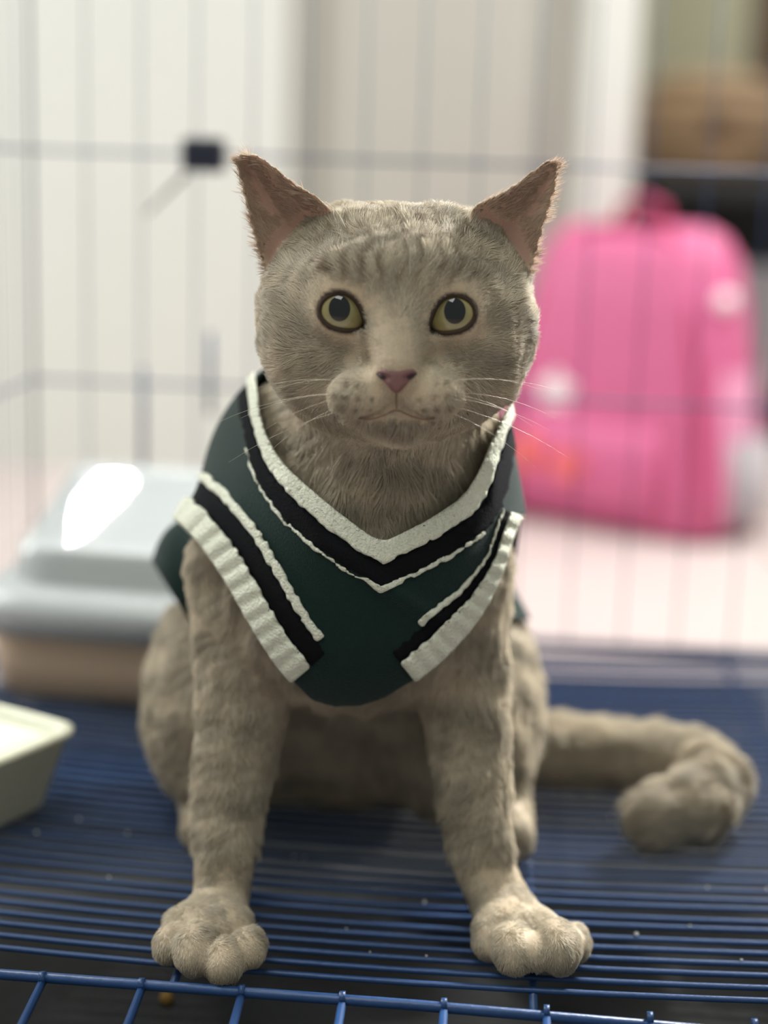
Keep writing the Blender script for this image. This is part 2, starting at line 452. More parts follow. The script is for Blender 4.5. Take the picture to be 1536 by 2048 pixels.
def poly_sd(px, py, poly):
    """signed distance to a closed polygon, negative inside"""
    p = np.asarray(poly, float); n = len(p)
    d = np.full(px.shape, 1e18); ins = np.zeros(px.shape, bool)
    for i in range(n):
        x0, y0 = p[i]; x1, y1 = p[(i + 1) % n]; ex, ey = x1 - x0, y1 - y0
        t = np.clip(((px - x0) * ex + (py - y0) * ey) / (ex * ex + ey * ey + 1e-12), 0, 1)
        d = np.minimum(d, (px - x0 - t * ex) ** 2 + (py - y0 - t * ey) ** 2)
        if y0 != y1:
            c = ((y0 > py) != (y1 > py)) & (px < (x1 - x0) * (py - y0) / (y1 - y0) + x0); ins ^= c
    return np.where(ins, -1, 1) * np.sqrt(d)


def line_sd(px, py, line):
    """distance to an open polyline, and arc length of the nearest point"""
    p = np.asarray(line, float); d = np.full(px.shape, 1e18); s = np.zeros(px.shape); acc = 0
    for i in range(len(p) - 1):
        x0, y0 = p[i]; x1, y1 = p[i + 1]; ex, ey = x1 - x0, y1 - y0; L = math.hypot(ex, ey)
        t = np.clip(((px - x0) * ex + (py - y0) * ey) / (L * L), 0, 1)
        q = (px - x0 - t * ex) ** 2 + (py - y0 - t * ey) ** 2
        m = q < d; d = np.where(m, q, d); s = np.where(m, acc + t * L, s); acc += L
    return np.sqrt(d), s


def chaikin(p, it=2, closed=True):
    p = np.asarray(p, float)
    for _ in range(it):
        if closed:
            q = np.roll(p, -1, 0); p = np.stack([.75 * p + .25 * q, .25 * p + .75 * q], 1).reshape(-1, p.shape[1])
        else:
            a, b = p[:-1], p[1:]
            p = np.concatenate([p[:1], np.stack([.75 * a + .25 * b, .25 * a + .75 * b], 1).reshape(-1, p.shape[1]), p[-1:]])
    return p


def grid_eval(fn, lo, hi, h, margin=0.0025, blk=4):
    lo = np.array(lo, float); n = (np.ceil((np.array(hi) - lo) / h / blk).astype(int)) * blk
    nb = n // blk
    ax = [lo[i] + (np.arange(nb[i]) * blk + (blk - 1) / 2) * h for i in range(3)]
    G = np.stack(np.meshgrid(*ax, indexing='ij'), -1).reshape(-1, 3)
    c = fn(G)
    act = np.abs(c) < blk * h * 0.87 * 1.35 + margin
    vals = np.repeat(np.repeat(np.repeat(c.reshape(nb), blk, 0), blk, 1), blk, 2).astype(np.float32)
    off = np.stack(np.meshgrid(*[np.arange(blk)] * 3, indexing='ij'), -1).reshape(-1, 3)
    bi = np.stack(np.unravel_index(np.nonzero(act)[0], nb), -1) * blk
    for s in range(0, len(bi), 5000):
        idx = (bi[s:s + 5000, None, :] + off[None]).reshape(-1, 3)
        vals[idx[:, 0], idx[:, 1], idx[:, 2]] = fn(lo + idx * h)
    return vals, lo, h


def nets(vals, lo, h):
    s = vals < 0
    cnt = np.zeros(tuple(d - 1 for d in vals.shape), np.int8)
    for i in (0, 1):
        for j in (0, 1):
            for k in (0, 1):
                cnt += s[i:vals.shape[0] - 1 + i, j:vals.shape[1] - 1 + j, k:vals.shape[2] - 1 + k]
    A = np.argwhere((cnt > 0) & (cnt < 8))
    ids = np.full(cnt.shape, -1, np.int64); ids[A[:, 0], A[:, 1], A[:, 2]] = np.arange(len(A))
    cor = np.array([(i, j, k) for i in (0, 1) for j in (0, 1) for k in (0, 1)])
    cv = np.stack([vals[A[:, 0] + c[0], A[:, 1] + c[1], A[:, 2] + c[2]] for c in cor], 1)
    acc = np.zeros((len(A), 3)); num = np.zeros(len(A))
    for a in range(8):
        for b in range(a + 1, 8):
            if np.abs(cor[a] - cor[b]).sum() == 1:
                m = (cv[:, a] < 0) != (cv[:, b] < 0)
                t = np.where(m, cv[:, a] / np.where(m, cv[:, a] - cv[:, b], 1), 0)
                acc += np.where(m[:, None], cor[a] + t[:, None] * (cor[b] - cor[a]), 0); num += m
    V = lo + (A + acc / num[:, None]) * h
    Q = []
    for axn in range(3):
        o1, o2 = (axn + 1) % 3, (axn + 2) % 3
        sl0 = [slice(None)] * 3; sl1 = [slice(None)] * 3; sl0[axn] = slice(0, -1); sl1[axn] = slice(1, None)
        a, b = s[tuple(sl0)], s[tuple(sl1)]
        E = np.argwhere(a != b)
        ok = (E[:, o1] > 0) & (E[:, o2] > 0) & (E[:, o1] < cnt.shape[o1]) & (E[:, o2] < cnt.shape[o2]); E = E[ok]
        fl_ = a[E[:, 0], E[:, 1], E[:, 2]]
        q = []
        for d1, d2 in ((0, 0), (1, 0), (1, 1), (0, 1)):
            e = E.copy(); e[:, o1] -= 1 - d1; e[:, o2] -= 1 - d2
            q.append(ids[e[:, 0], e[:, 1], e[:, 2]])
        q = np.stack(q, 1); q[~fl_] = q[~fl_][:, ::-1]
        Q.append(q)
    return V, np.concatenate(Q)


def relax(V, Q, it=2, lam=0.5):
    e = np.concatenate([Q[:, [0, 1]], Q[:, [1, 2]], Q[:, [2, 3]], Q[:, [3, 0]]]); n = len(V)
    deg = np.bincount(e[:, 0], minlength=n) + np.bincount(e[:, 1], minlength=n)
    for _ in range(it):
        S = np.stack([np.bincount(e[:, 0], V[e[:, 1], k], n) + np.bincount(e[:, 1], V[e[:, 0], k], n) for k in range(3)], 1)
        V = V + lam * (S / np.maximum(deg, 1)[:, None] - V)
    return V


# ------------------------------------------------------------------ head frame: x right, y towards the camera, z up (metres)
HC = at(793, 640, 0.672); HD = np.linalg.norm(HC - CAM)
HF = (CAM - HC) / HD                              # the face looks at the camera
HR = CR - (CR @ HF) * HF; HR /= np.linalg.norm(HR)
HU = CU - (CU @ HF) * HF - (CU @ HR) * HR; HU /= np.linalg.norm(HU)
HM = np.stack([HR, HF, HU], 1)
mm = 0.001


def toh(P):
    return (P - HC) @ HM


def fromh(q):
    return HC + np.asarray(q) @ HM.T


def hx_(px, py, yf=0.0):
    """pixel -> head x,z at forward offset yf (metres)"""
    d = HD - yf; return np.array([(px - 793) * d / FPX, (640 - py) * d / FPX])


EAR_L = chaikin([(477, 352), (478, 320), (496, 309), (532, 318), (572, 350), (612, 380), (655, 404), (692, 450), (680, 520), (610, 565), (552, 566), (527, 545), (509, 490), (494, 430), (484, 380)], 2)
EAR_R = chaikin([(940, 412), (985, 396), (1028, 367), (1062, 339), (1088, 323), (1112, 326), (1117, 354), (1106, 400), (1090, 450), (1077, 505), (1064, 545), (1050, 565), (1000, 560), (945, 500), (925, 440)], 2)
EYE_O = np.array([(-46, 2), (-42, -18), (-26, -33), (-4, -39), (18, -34), (36, -16), (46, 10), (53, 33), (40, 37), (22, 40), (0, 39), (-22, 33), (-39, 19)], float)
EYES = {'l': (683, 623), 'r': (906, 628)}
EYE_PX = {}
for s_ in 'lr':
    o_ = EYE_O.copy()
    if s_ == 'r': o_[:, 0] *= -1
    EYE_PX[s_] = chaikin(o_ + np.array(EYES[s_]), 2)
EYE_YF = 0.031
EYE_R = 0.0122
EYE_C = {}
for s_ in 'lr':
    q = hx_(EYES[s_][0], EYES[s_][1], EYE_YF); EYE_C[s_] = np.array([q[0], EYE_YF - 0.0075, q[1]])


def E3(x, y, z_):
    return np.array([x, y, z_]) * mm


def sd_head(P):
    r = np.linalg.norm(P - HC, axis=1); out = r - .07
    m = r < .108
    if m.any():
        q = toh(P[m]); out[m] = smin(sd_skull(q), sd_ears(q), .004)
    return out


def sd_skull(q):
    x = np.abs(q[:, 0]); qs = np.stack([x, q[:, 1], q[:, 2]], 1)
    d = ell(q, E3(0, -10, 8.5), E3(50, 44, 38.5))
    d = smin(d, ell(qs, E3(23, -22, 23), E3(22, 28, 21.5)), .014)
    d = smin(d, ell(qs, E3(31, -8, 5), E3(23.5, 26, 24)), .012)
    d = smin(d, ell(qs, E3(28, -2, -13), E3(26, 29, 29)), .014)
    d = smin(d, ell(q, E3(0, 6, -30), E3(33, 30, 19)), .012)
    d = smin(d, cone(qs, E3(0, 22, 12), E3(0, 44, -18), .0165, .0085), .012)
    d = smin(d, ell(qs, E3(17, 20, 15), E3(17, 15, 12)), .012)                 # brow
    d = smin(d, ell(qs, E3(12.5, 35, -30), E3(14.5, 13, 10.5)), .006)        # whisker pads
    d = smin(d, ell(q, E3(0, 34, -41), E3(11, 9, 7)), .006)                    # chin
    d = smin(d, ell(q, E3(0, 44, -22), E3(7.5, 4.5, 5)), .004)               # nose mount
    # lids swelling over the eyeballs, then the eye openings
    for s_ in 'lr': d = smin(d, sph(q, EYE_C[s_], EYE_R + .0009), .005)
    for s_ in 'lr':
        dd = HD - EYE_YF
        e = poly_sd(793 + q[:, 0] / dd * FPX, 640 - q[:, 2] / dd * FPX, EYE_PX[s_]) * dd / FPX
        d = smax(d, -np.maximum(e + .0008, EYE_C[s_][1] - 0.004 - q[:, 1]), .003)
    # mouth groove
    for a, b, r in ((E3(0, 47, -28), E3(0, 45.5, -35), .0008), (E3(0, 45.5, -35), E3(6, 44, -38.5), .0014), (E3(6, 44, -38.5), E3(13, 40, -39.5), .0013)):
        d = smax(d, -cone(qs, a, b, r, r), .003)
    return d


def sd_ears(q):
    d = np.full(len(q), 1.0)
    for P2, sg in ((EAR_L, -1), (EAR_R, 1)):
        dd = HD + 0.004
        e = poly_sd(793 + q[:, 0] / dd * FPX, 640 - q[:, 2] / dd * FPX, P2) * dd / FPX + 0.0012
        dish = 0.017 if sg < 0 else 0.013
        slant = 0.003 - 0.22 * (sg * q[:, 0] - 0.04) + 0.12 * (q[:, 2] - 0.03)
        y0 = slant - dish * (1 - np.exp(-np.maximum(-e, 0) / .010))
        d = np.minimum(d, np.maximum(e, (np.abs(q[:, 1] - y0) - 0.0017) * 0.62))
    return d


def W(px, py, Y): return at(px, py, Y)


def up(p, zmin):
    p = np.array(p); p[2] = max(p[2], zmin); return p


ARM_L = [(W(470, 1130, .712), .0215), (W(480, 1270, .705), .0205), (W(483, 1420, .695), .0195), (W(456, 1620, .68), .0148), (W(443, 1790, .662), .0122), (W(432, 1845, .652), .0124)]
ARM_R = [(W(915, 1180, .712), .021), (W(925, 1300, .705), .0205), (W(932, 1430, .695), .019), (W(950, 1610, .68), .0145), (W(966, 1730, .672), .0132), (W(1005, 1815, .664), .0135)]
PAW_L = [(up(W(416, 1882, .638), .011), E3(19.5, 17, 9.5)), (up(W(342, 1885, .627), .009), .0078), (up(W(396, 1893, .619), .0112), .0108), (up(W(450, 1915, .612), .0098), .0094), (up(W(497, 1890, .622), .0088), .0082)]
PAW_R = [(up(W(1035, 1866, .643), .0115), E3(20, 17, 10.5)), (up(W(982, 1878, .639), .0095), .0088), (up(W(1025, 1893, .628), .0112), .0105), (up(W(1068, 1896, .624), .0095), .0076), (up(W(1112, 1885, .628), .0118), .0112), (up(W(1146, 1890, .640), .009), .0076)]
TAIL = [(atz(880, 1480, .035), .019), (atz(1110, 1503, .026), .0178), (atz(1280, 1515, .026), .0176), (atz(1390, 1535, .027), .0178), (atz(1428, 1572, .026), .0180), (atz(1395, 1608, .024), .0178), (atz(1322, 1632, .0205), .0155)]
X69 = W(690, 1300, .80)[0]
T = dict(
    neck=(W(790, 770, .705), W(762, 1010, .712), .041, .054),
    shoulders=(W(711, 985, .752), E3(62, 60, 64)),
    chest=(W(715, 1150, .716), E3(57, 54, 49)),
    brisket=(W(702, 1245, .712), E3(44, 46, 31)),
    back=(W(711, 1010, .765), np.array([X69, .822, .11]), .054, .058),
)


def sd_torso(P):
    d = cone(P, *T['neck'])
    d = smin(d, ell(P, *T['shoulders']), .03)
    d = smin(d, ell(P, *T['chest']), .03)
    d = smin(d, ell(P, *T['brisket']), .03)
    return smin(d, cone(P, *T['back']), .03)


def chain(P, ch, k=.012):
    d = None
    for (a, ra), (b, rb) in zip(ch[:-1], ch[1:]):
        c = cone(P, a, b, ra, rb); d = c if d is None else np.minimum(d, c)
    return d


def sd_limbs(P):
    d = chain(P, ARM_L); d = np.minimum(d, chain(P, ARM_R))
    for paw in (PAW_L, PAW_R):
        e = ell(P, *paw[0])
        for c, r in paw[1:]:
            t_ = ell(P, c - np.array([0, .003, 0]), np.array([r * .93, r * 1.4, r * .95]))
            e = smin(e, t_, .0018)
        d = smin(d, e, .01)
    return d


def sd_hind(P):
    d = ell(P, np.array([X69, .805, .082]), E3(70, 64, 74))
    d = smin(d, ell(P, np.array([X69, .815, .085]), E3(82, 58, 80)), .03)
    d = smin(d, ell(P, W(463, 1400, .785), E3(42, 62, 58)), .02)
    d = smin(d, ell(P, W(912, 1420, .785), E3(42, 62, 58)), .02)
    for px in (1022, 400):
        a = atz(px, 1695, .014); b = a.copy(); a[1] = .80; b[1] = .735
        d = smin(d, cone(P, a, b, .015, .0125), .015)
    return smin(d, chain(P, TAIL), .012)


def sd_trunk(P):
    d = smin(sd_torso(P), sd_limbs(P), .016)
    return smin(d, sd_hind(P), .022)


def sd_body(P):
    return np.maximum(smin(sd_trunk(P), sd_head(P), .012), 0.0015 - P[:, 2])


def tri_split(Q):
    return np.concatenate([Q[:, [0, 1, 2]], Q[:, [0, 2, 3]]])


vals, lo, hh = grid_eval(sd_body, (-.19, .585, -.006), (.225, .925, .405), .0015)
BV, BQ = nets(vals, lo, hh); BV = relax(BV, BQ, 1, .4)
del vals

cat = empty('cat', (0, 0, 0))
tag(cat, 'tan grey cat in a green knitted vest sitting on the blue wire floor', 'cat')

# skin colours per vertex: pink in the ear, dark round eyes and mouth, tan elsewhere
SKIN_C = np.array(lin((160, 144, 120)))


def ear_edge(q):
    """depth inside the ear outline, metres"""
    o = np.full(len(q), -1.0)
    for P2 in (EAR_L, EAR_R):
        dd = HD + 0.004
        o = np.maximum(o, -poly_sd(793 + q[:, 0] / dd * FPX, 640 - q[:, 2] / dd * FPX, P2) * dd / FPX)
    return o


def on_ear(P):
    """True on the ear shell, not on the skull"""
    r = np.linalg.norm(P - HC, axis=1); o = np.zeros(len(P), bool); m = (r < .108)
    if m.any():
        q = toh(P[m]); o[m] = (sd_ears(q) < .0012) & (sd_skull(q) > .0012)
    return o


def ear_in(P, nh):
    """weight 0..1 on the inner (front) side of the ear shell"""
    m = on_ear(P) & (nh[:, 1] > .05); wgt = np.zeros(len(P))
    if m.any(): wgt[m] = np.clip((ear_edge(toh(P[m])) - .0016) / .003, 0, 1)
    return wgt


BQh = toh(BV)
bn_me = mesh_np('body', BV, BQ)
BN = np.zeros(len(BV) * 3, np.float32); bn_me.vertices.foreach_get('normal', BN); BN = BN.reshape(-1, 3).astype(float)
skin = np.tile(SKIN_C, (len(BV), 1))
head_d = sd_head(BV)
NHf = BN @ HM
we = ear_in(BV, NHf)
EARC = np.array(lin((156, 124, 107)))
skin = skin * (1 - we[:, None]) + EARC * we[:, None]
for s_ in 'lr':
    dd = HD - EYE_YF
    e = poly_sd(793 + BQh[:, 0] / dd * FPX, 640 - BQh[:, 2] / dd * FPX, EYE_PX[s_])
    t = np.clip((7 - e) / 4, 0, 1) * (BQh[:, 1] > 0)
    skin = skin * (1 - t[:, None]) + np.array(lin((46, 36, 28))) * t[:, None]
ca = bn_me.color_attributes.new('skin', 'FLOAT_COLOR', 'POINT')
ca.data.foreach_set('color', np.concatenate([skin, np.ones((len(skin), 1))], 1).astype(np.float32).ravel())
ms = mat('cat_skin', (1, 1, 1), 0.7)
nt = ms.node_tree; an = nt.nodes.new('ShaderNodeAttribute'); an.attribute_name = 'skin'
bs = nt.nodes['Principled BSDF']
nt.links.new(an.outputs['Color'], bs.inputs['Base Color'])
bs.inputs['Subsurface Weight'].default_value = 0.25; bs.inputs['Subsurface Radius'].default_value = (1, .4, .25); bs.inputs['Subsurface Scale'].default_value = .003
body_o = link('body', bn_me, ms, cat)

# ------------------------------------------------------------------ VEST
NECK = [(498, 690), (508, 760), (520, 850), (556, 925), (620, 985), (690, 1042), (760, 1092), (806, 1072), (870, 1038), (930, 998), (962, 946), (985, 885), (1012, 830), (1062, 740)]
ARML = [(325, 1020), (362, 1040), (402, 1082), (450, 1150), (500, 1240), (550, 1320), (588, 1365)]
HEM = [(588, 1365), (622, 1400), (668, 1414), (722, 1412), (770, 1396), (826, 1362)]
ARMR = [(826, 1362), (900, 1302), (968, 1218), (1006, 1135), (1020, 1080), (1040, 1030)]
NECKs, ARMLs, ARMRs = chaikin(NECK, 1, False), chaikin(ARML, 2, False), chaikin(ARMR, 2, False)
VPOLY = np.concatenate([[(200, 560), (470, 600)], NECKs, [(1200, 700), (1200, 1020)], ARMRs[::-1], HEM[::-1], ARMLs[::-1], [(200, 1000)]])
FOLDS = [[(560, 960), (640, 1075), (757, 1165), (850, 1225), (905, 1240)], [(470, 1010), (560, 1150), (640, 1300)], [(990, 930), (985, 1010), (930, 1100)]]
YS = 0.742


def sd_vestbase(P):
    d = sd_torso(P)
    for a in (ARM_L, ARM_R): d = smin(d, chain(P, a[:3]), .022)
    d = smin(d, sd_trunk(P), .006)
    d = smin(d, ell(P, W(378, 1165, .775), E3(12, 22, 24)), .02)
    return d - .0062


def vest_fields(P):
    px, py, dep = proj(P); s = dep / FPX
    f = poly_sd(px, py, VPOLY) * s
    hem = np.where(px < 711, 1150 + (px - 320) * 1.6, 1240)                   # lower edge of the sides and back
    bk_ = np.maximum((py - np.minimum(hem, 1250)) * s, np.maximum(P[:, 1] - .83, (P[:, 2] - .262)))
    m = np.where(P[:, 1] < YS, f, bk_)
    return m, px, py, s


def build_vest():
    h = .0012
    vals, lo, hh = grid_eval(sd_vestbase, (-.115, .615, .07), (.095, .86, .30), h, .002)
    # fields only near the surface
    near = np.argwhere(np.abs(vals) < .0062)
    P = lo + near * h
    m, px, py, s = vest_fields(P)
    fd = np.zeros(len(P))
    for L, amp, wd in zip(FOLDS, (.0022, .0012, .0014), (16, 20, 14)):
        d_, _ = line_sd(px, py, L); fd += amp * np.exp(-(d_ / wd) ** 2)
    F0 = vals[near[:, 0], near[:, 1], near[:, 2]] - fd
    front = P[:, 1] < YS

    def emit(name, val, mt, parent, sm=1):
        g = np.full(vals.shape, .01, np.float32); g[near[:, 0], near[:, 1], near[:, 2]] = val
        V, Q = nets(g, lo, hh)
        if sm: V = relax(V, Q, sm, .4)
        # keep one connected garment piece: drop specks
        return link(name, mesh_np(name, V, Q), mt, parent)

    vest = emit('vest', np.maximum(np.abs(F0) - .0011, m), M['knit'], cat, 2)
    vest['label'] = 'dark green knitted vest'
    ti_ = int(np.argmax(NECKs[:, 1])); tipp = NECKs[ti_]
    nl = np.concatenate([NECKs[:ti_ + 1], [tipp + np.array((380, 300))], [(tipp[0] + 380, 2400), (-600, 2400), (-600, 500)]])
    nr_ = np.concatenate([NECKs[ti_:][::-1], [tipp + np.array((-420, 200))], [(tipp[0] - 420, 2400), (2200, 2400), (2200, 500)]])
    dn = np.maximum(-poly_sd(px, py, nl), -poly_sd(px, py, nr_))
    _, sn = line_sd(px, py, NECKs); dl_, sl = line_sd(px, py, ARMLs); dr_, sr = line_sd(px, py, ARMRs)
    rng = np.random.default_rng(3)
    zig = rng.uniform(-1, 1, 4000)

    def jag(s_, per, amp):
        return amp * zig[(s_ / per).astype(int) % 4000]

    fr = np.where(front, -1.0, .01)

    LR_ = np.hypot(*np.diff(ARMRs, axis=0).T).sum()
    st = line_sd(np.array([tipp[0]]), np.array([tipp[1]]), NECKs)[1][0]
    tapr = 1 - .58 * np.clip((sr / LR_ - .28) / .5, 0, 1)
    tap = 1 - .5 * np.clip((np.abs(sn - st) - 190) / 160, 0, 1)

    def band(name, d, sarr, a, b, off, th, mt, s0=-1e9, s1=1e9, rib=0, ribp=33, ja=3.0, inside=True):
        aa, bb = a + (jag(sarr, 10, ja) if a > 2 else 0), b + jag(sarr + 3000, 10, ja)
        t = th * (1 + rib * (np.abs(np.sin(math.pi * sarr / ribp)) - .6))
        v = np.maximum(np.abs(F0 - off) - t, np.maximum((aa - d) * s, (d - bb) * s))
        v = np.maximum(v, np.maximum((s0 - sarr) * s, (sarr - s1) * s))
        v = np.maximum(v, fr)
        v = np.maximum(v, np.where(m > (.0015 if a <= 2 else 0), .01, -.01)) if inside else v
        o = emit(name, v, mt, vest, 1); return o

    LN = np.hypot(*np.diff(NECKs, axis=0).T).sum(); LL = np.hypot(*np.diff(ARMLs, axis=0).T).sum(); LR = np.hypot(*np.diff(ARMRs, axis=0).T).sum()
    # distance grows inwards because the polygon mask m is negative inside the cloth
    band('neck_ribbing', dn / tap, sn, -6, 34, .0012, .0024, M['wool'], rib=.35, ribp=12)['label'] = 'cream ribbed neckband'
    band('neck_stripe', dn / tap, sn, 33, 76, .0006, .0013, M['blackwool'])['label'] = 'black knitted stripe below neckband'
    band('neck_edging', dn / tap, sn, 75, 84, .0009, .0014, M['wool'], LN * .19, LN * .69, rib=.3, ribp=8)['label'] = 'thin cream edging'
    band('arm_ribbing', dl_, sl, -6, 47, .0014, .0030, M['wool'], 1, LL - 2, rib=.5, ribp=36)['label'] = 'cream ribbed armhole band'
    band('arm_stripe', dl_, sl, 46, 88, .0006, .0013, M['blackwool'], 1, LL - 2)['label'] = 'black knitted stripe along armhole'
    band('arm_edging', dl_, sl, 87, 106, .0010, .0017, M['wool'], 0, LL * .93, rib=.3, ribp=9)['label'] = 'cream edging along armhole'
    band('arm_ribbing', dr_ / tapr, sr, -6, 45, .0014, .0030, M['wool'], 2, LR - 1, rib=.5, ribp=34)['label'] = 'cream ribbed armhole band'
    band('arm_stripe', dr_ / tapr, sr, 44, 72, .0006, .0013, M['blackwool'], 2, LR - 1)['label'] = 'black knitted stripe along armhole'
    band('arm_edging', dr_ / tapr, sr, 71, 86, .0010, .0017, M['wool'], LR * .22, LR, rib=.3, ribp=9)['label'] = 'cream edging along armhole'
    return vest


M['knit'] = mat('green_knit', lin((15, 35, 31)), 0.95, 0.15, 300, 0.5, 1500, spec=0.1, sheen=0.12)
M['wool'] = mat('cream_wool', lin((208, 210, 192)), 0.9, 0.10, 500, 1.0, 900, spec=0.1)
M['blackwool'] = mat('black_wool', lin((14, 15, 18)), 0.95, 0.3, 500, 0.5, 1500, spec=0.1)
vest = build_vest()

# ------------------------------------------------------------------ EYES, NOSE, MOUTH, WHISKERS, CLAWS
def iris_mat(sgn):
    m = bpy.data.materials.new('iris'); m.use_nodes = True; nt = m.node_tree; b = nt.nodes['Principled BSDF']
    tc = nt.nodes.new('ShaderNodeTexCoord')
    sx = nt.nodes.new('ShaderNodeSeparateXYZ'); nt.links.new(tc.outputs['Object'], sx.inputs[0])
    cmb = nt.nodes.new('ShaderNodeCombineXYZ'); nt.links.new(sx.outputs['X'], cmb.inputs['X']); nt.links.new(sx.outputs['Z'], cmb.inputs['Y'])
    ln = nt.nodes.new('ShaderNodeVectorMath'); ln.operation = 'LENGTH'; nt.links.new(cmb.outputs[0], ln.inputs[0])
    mr = nt.nodes.new('ShaderNodeMapRange'); mr.inputs['From Max'].default_value = 0.0116; nt.links.new(ln.outputs['Value'], mr.inputs['Value'])
    cr_ = nt.nodes.new('ShaderNodeValToRGB'); nt.links.new(mr.outputs[0], cr_.inputs[0])
    el = cr_.color_ramp.elements
    el[0].position = 0.0; el[0].color = (*lin((120, 118, 72)), 1)
    el[1].position = 1.0; el[1].color = (*lin((30, 24, 18)), 1)
    for p, c in ((0.42, (118, 112, 70)), (0.74, (146, 134, 92)), (0.86, (112, 98, 66)), (0.93, (44, 36, 26))):
        e = el.new(p); e.color = (*lin(c), 1)
    nz = nt.nodes.new('ShaderNodeTexNoise'); nz.inputs['Scale'].default_value = 900; nt.links.new(tc.outputs['Object'], nz.inputs['Vector'])
    mx = nt.nodes.new('ShaderNodeMix'); mx.data_type = 'RGBA'; mx.blend_type = 'MULTIPLY'; mx.inputs[0].default_value = 0.35
    nt.links.new(cr_.outputs[0], mx.inputs[6]); nt.links.new(nz.outputs['Color'], mx.inputs[7]); nt.links.new(cr_.outputs[0], b.inputs['Base Color'])
    b.inputs['Roughness'].default_value = 0.25; b.inputs['Coat Weight'].default_value = 0.4; b.inputs['Coat Roughness'].default_value = 0.02
    return m


M['iris'] = iris_mat(1)
M['pupil'] = mat('pupil', lin((10, 12, 16)), 0.05, 0.0, spec=0.5)
M['lid'] = mat('eyelid_skin', lin((50, 38, 29)), 0.75, 0.1, 300, spec=0.2)
M['nose'] = mat('nose_leather', lin((106, 70, 69)), 0.5, 0.12, 500, 0.4, 1500)
M['nostril'] = mat('nostril_skin', lin((34, 18, 18)), 0.7)
M['lip'] = mat('lip_skin', lin((98, 76, 60)), 0.7)
M['whisker'] = mat('whisker', lin((196, 184, 162)), 0.4)
M['claw'] = mat('claw', lin((226, 214, 196)), 0.35)
head_rot = Matrix([[-HR[k], HF[k], HU[k]] for k in range(3)])   # eye axes: x to the cat's right
for s_ in 'lr':
    V, F = [], []
    nr, ns = 18, 36
    for i in range(nr + 1):
        th = math.pi * 0.62 * i / nr
        for k in range(ns):
            a = 2 * math.pi * k / ns; V.append((EYE_R * math.sin(th) * math.cos(a), EYE_R * math.cos(th), EYE_R * math.sin(th) * math.sin(a)))
    for i in range(nr):
        for k in range(ns): F.append((i * ns + k, (i + 1) * ns + k, (i + 1) * ns + (k + 1) % ns, i * ns + (k + 1) % ns))
    eye = link('eye', mesh('eye', V, F), M['iris'], cat)
    eye.location = tuple(fromh(EYE_C[s_])); eye.rotation_euler = head_rot.to_euler()
    V, F = [], []
    pr = EYE_R + 0.00012
    for i in range(9):
        f = i / 8
        for k in range(32):
            a = 2 * math.pi * k / 32
            x, z_ = .0043 * f * math.cos(a) + (.0005 if s_ == 'l' else -.0004), .0051 * f * math.sin(a) + .0011
            V.append((x, math.sqrt(pr * pr - x * x - z_ * z_) + 0, z_))
    for i in range(8):
        for k in range(32): F.append((i * 32 + k, (i + 1) * 32 + k, (i + 1) * 32 + (k + 1) % 32, i * 32 + (k + 1) % 32))
    link('pupil', mesh('pupil', V, F), M['pupil'], eye)
    # eyelid rim on the eyeball
    pts = []
    for p in EYE_PX[s_][::1]:
        p = np.array(EYES[s_]) + (p - np.array(EYES[s_])) * .95; q = hx_(p[0], p[1], EYE_YF + .001); dx, dz = q[0] - EYE_C[s_][0], q[1] - EYE_C[s_][2]
        rr = EYE_R + .0004; yy = math.sqrt(max(rr * rr - dx * dx - dz * dz, 1e-6 + (0.004) ** 2))
        pts.append(fromh((q[0], EYE_C[s_][1] + yy, q[1])))
    tube('eyelid', pts, 0.00085, M['lid'], eye, 8, True)
for o in [x for x in COL.objects if x.name.startswith('eyelid')]:
    e = o.parent; o.matrix_parent_inverse = (Matrix.Translation(e.location) @ e.rotation_euler.to_matrix().to_4x4()).inverted()


def nose_sd(P):
    q = toh(P); x = np.abs(q[:, 0]); xz = np.stack([x, q[:, 2]], 1)
    poly = chaikin(np.array([(-7.8, -19.6), (-4, -18.6), (4, -18.6), (7.8, -19.6), (7.6, -21.4), (4.6, -24.2), (1.8, -27.6), (0, -28.6), (-1.8, -27.6), (-4.6, -24.2), (-7.6, -21.4)]) * mm, 2)
    e = poly_sd(q[:, 0], q[:, 2], poly)
    front = q[:, 1] - (.0528 - 16 * x * x - .00016 - .10 * np.abs(q[:, 2] + .021))
    d = smax(smax(e, front, .0025), .043 - q[:, 1], .002)
    qs = np.stack([x, q[:, 1], q[:, 2]], 1)
    d = smax(d, -cone(qs, E3(4.0, 52.5, -22.4), E3(7.8, 49.5, -20.6), .0013, .0007), .0012)
    d = smax(d, -cone(qs, E3(0, 54.2, -23.5), E3(0, 53, -29), .0005, .0006), .001)
    return d


npt = fromh(E3(0, 48, -24))
vals, lo, hh = grid_eval(nose_sd, npt - .0125, npt + .0125, .0004, .002)
V, Q = nets(vals, lo, hh); V = relax(V, Q, 2, .4)
nose = link('nose', mesh_np('nose', V, Q), M['nose'], cat); nose['label'] = 'mauve pink nose'
for sg in (-1, 1):
    V, F = tube_geo([fromh(E3(sg * 3.9, 50.2, -22.5)), fromh(E3(sg * 5.6, 49.4, -21.8)), fromh(E3(sg * 7.6, 47.6, -20.7))], [.0012, .0012, .0006], 8)
    link('nostril', mesh('nostril', V, F), M['nostril'], nose)
mo = []
for pts in ([(0, 48.6, -28.5), (0, 48.2, -31), (0, 47.2, -34.5)], [(-15, 43.5, -38.6), (-10, 45.2, -38.8), (-5, 46.6, -37.2), (0, 47.2, -34.6), (5, 46.6, -37.2), (10, 45.2, -38.8), (15, 43.5, -38.6)]):
    mo.append(tube_geo([fromh(E3(*p)) for p in chaikin(pts, 2, False)], .0004, 7))
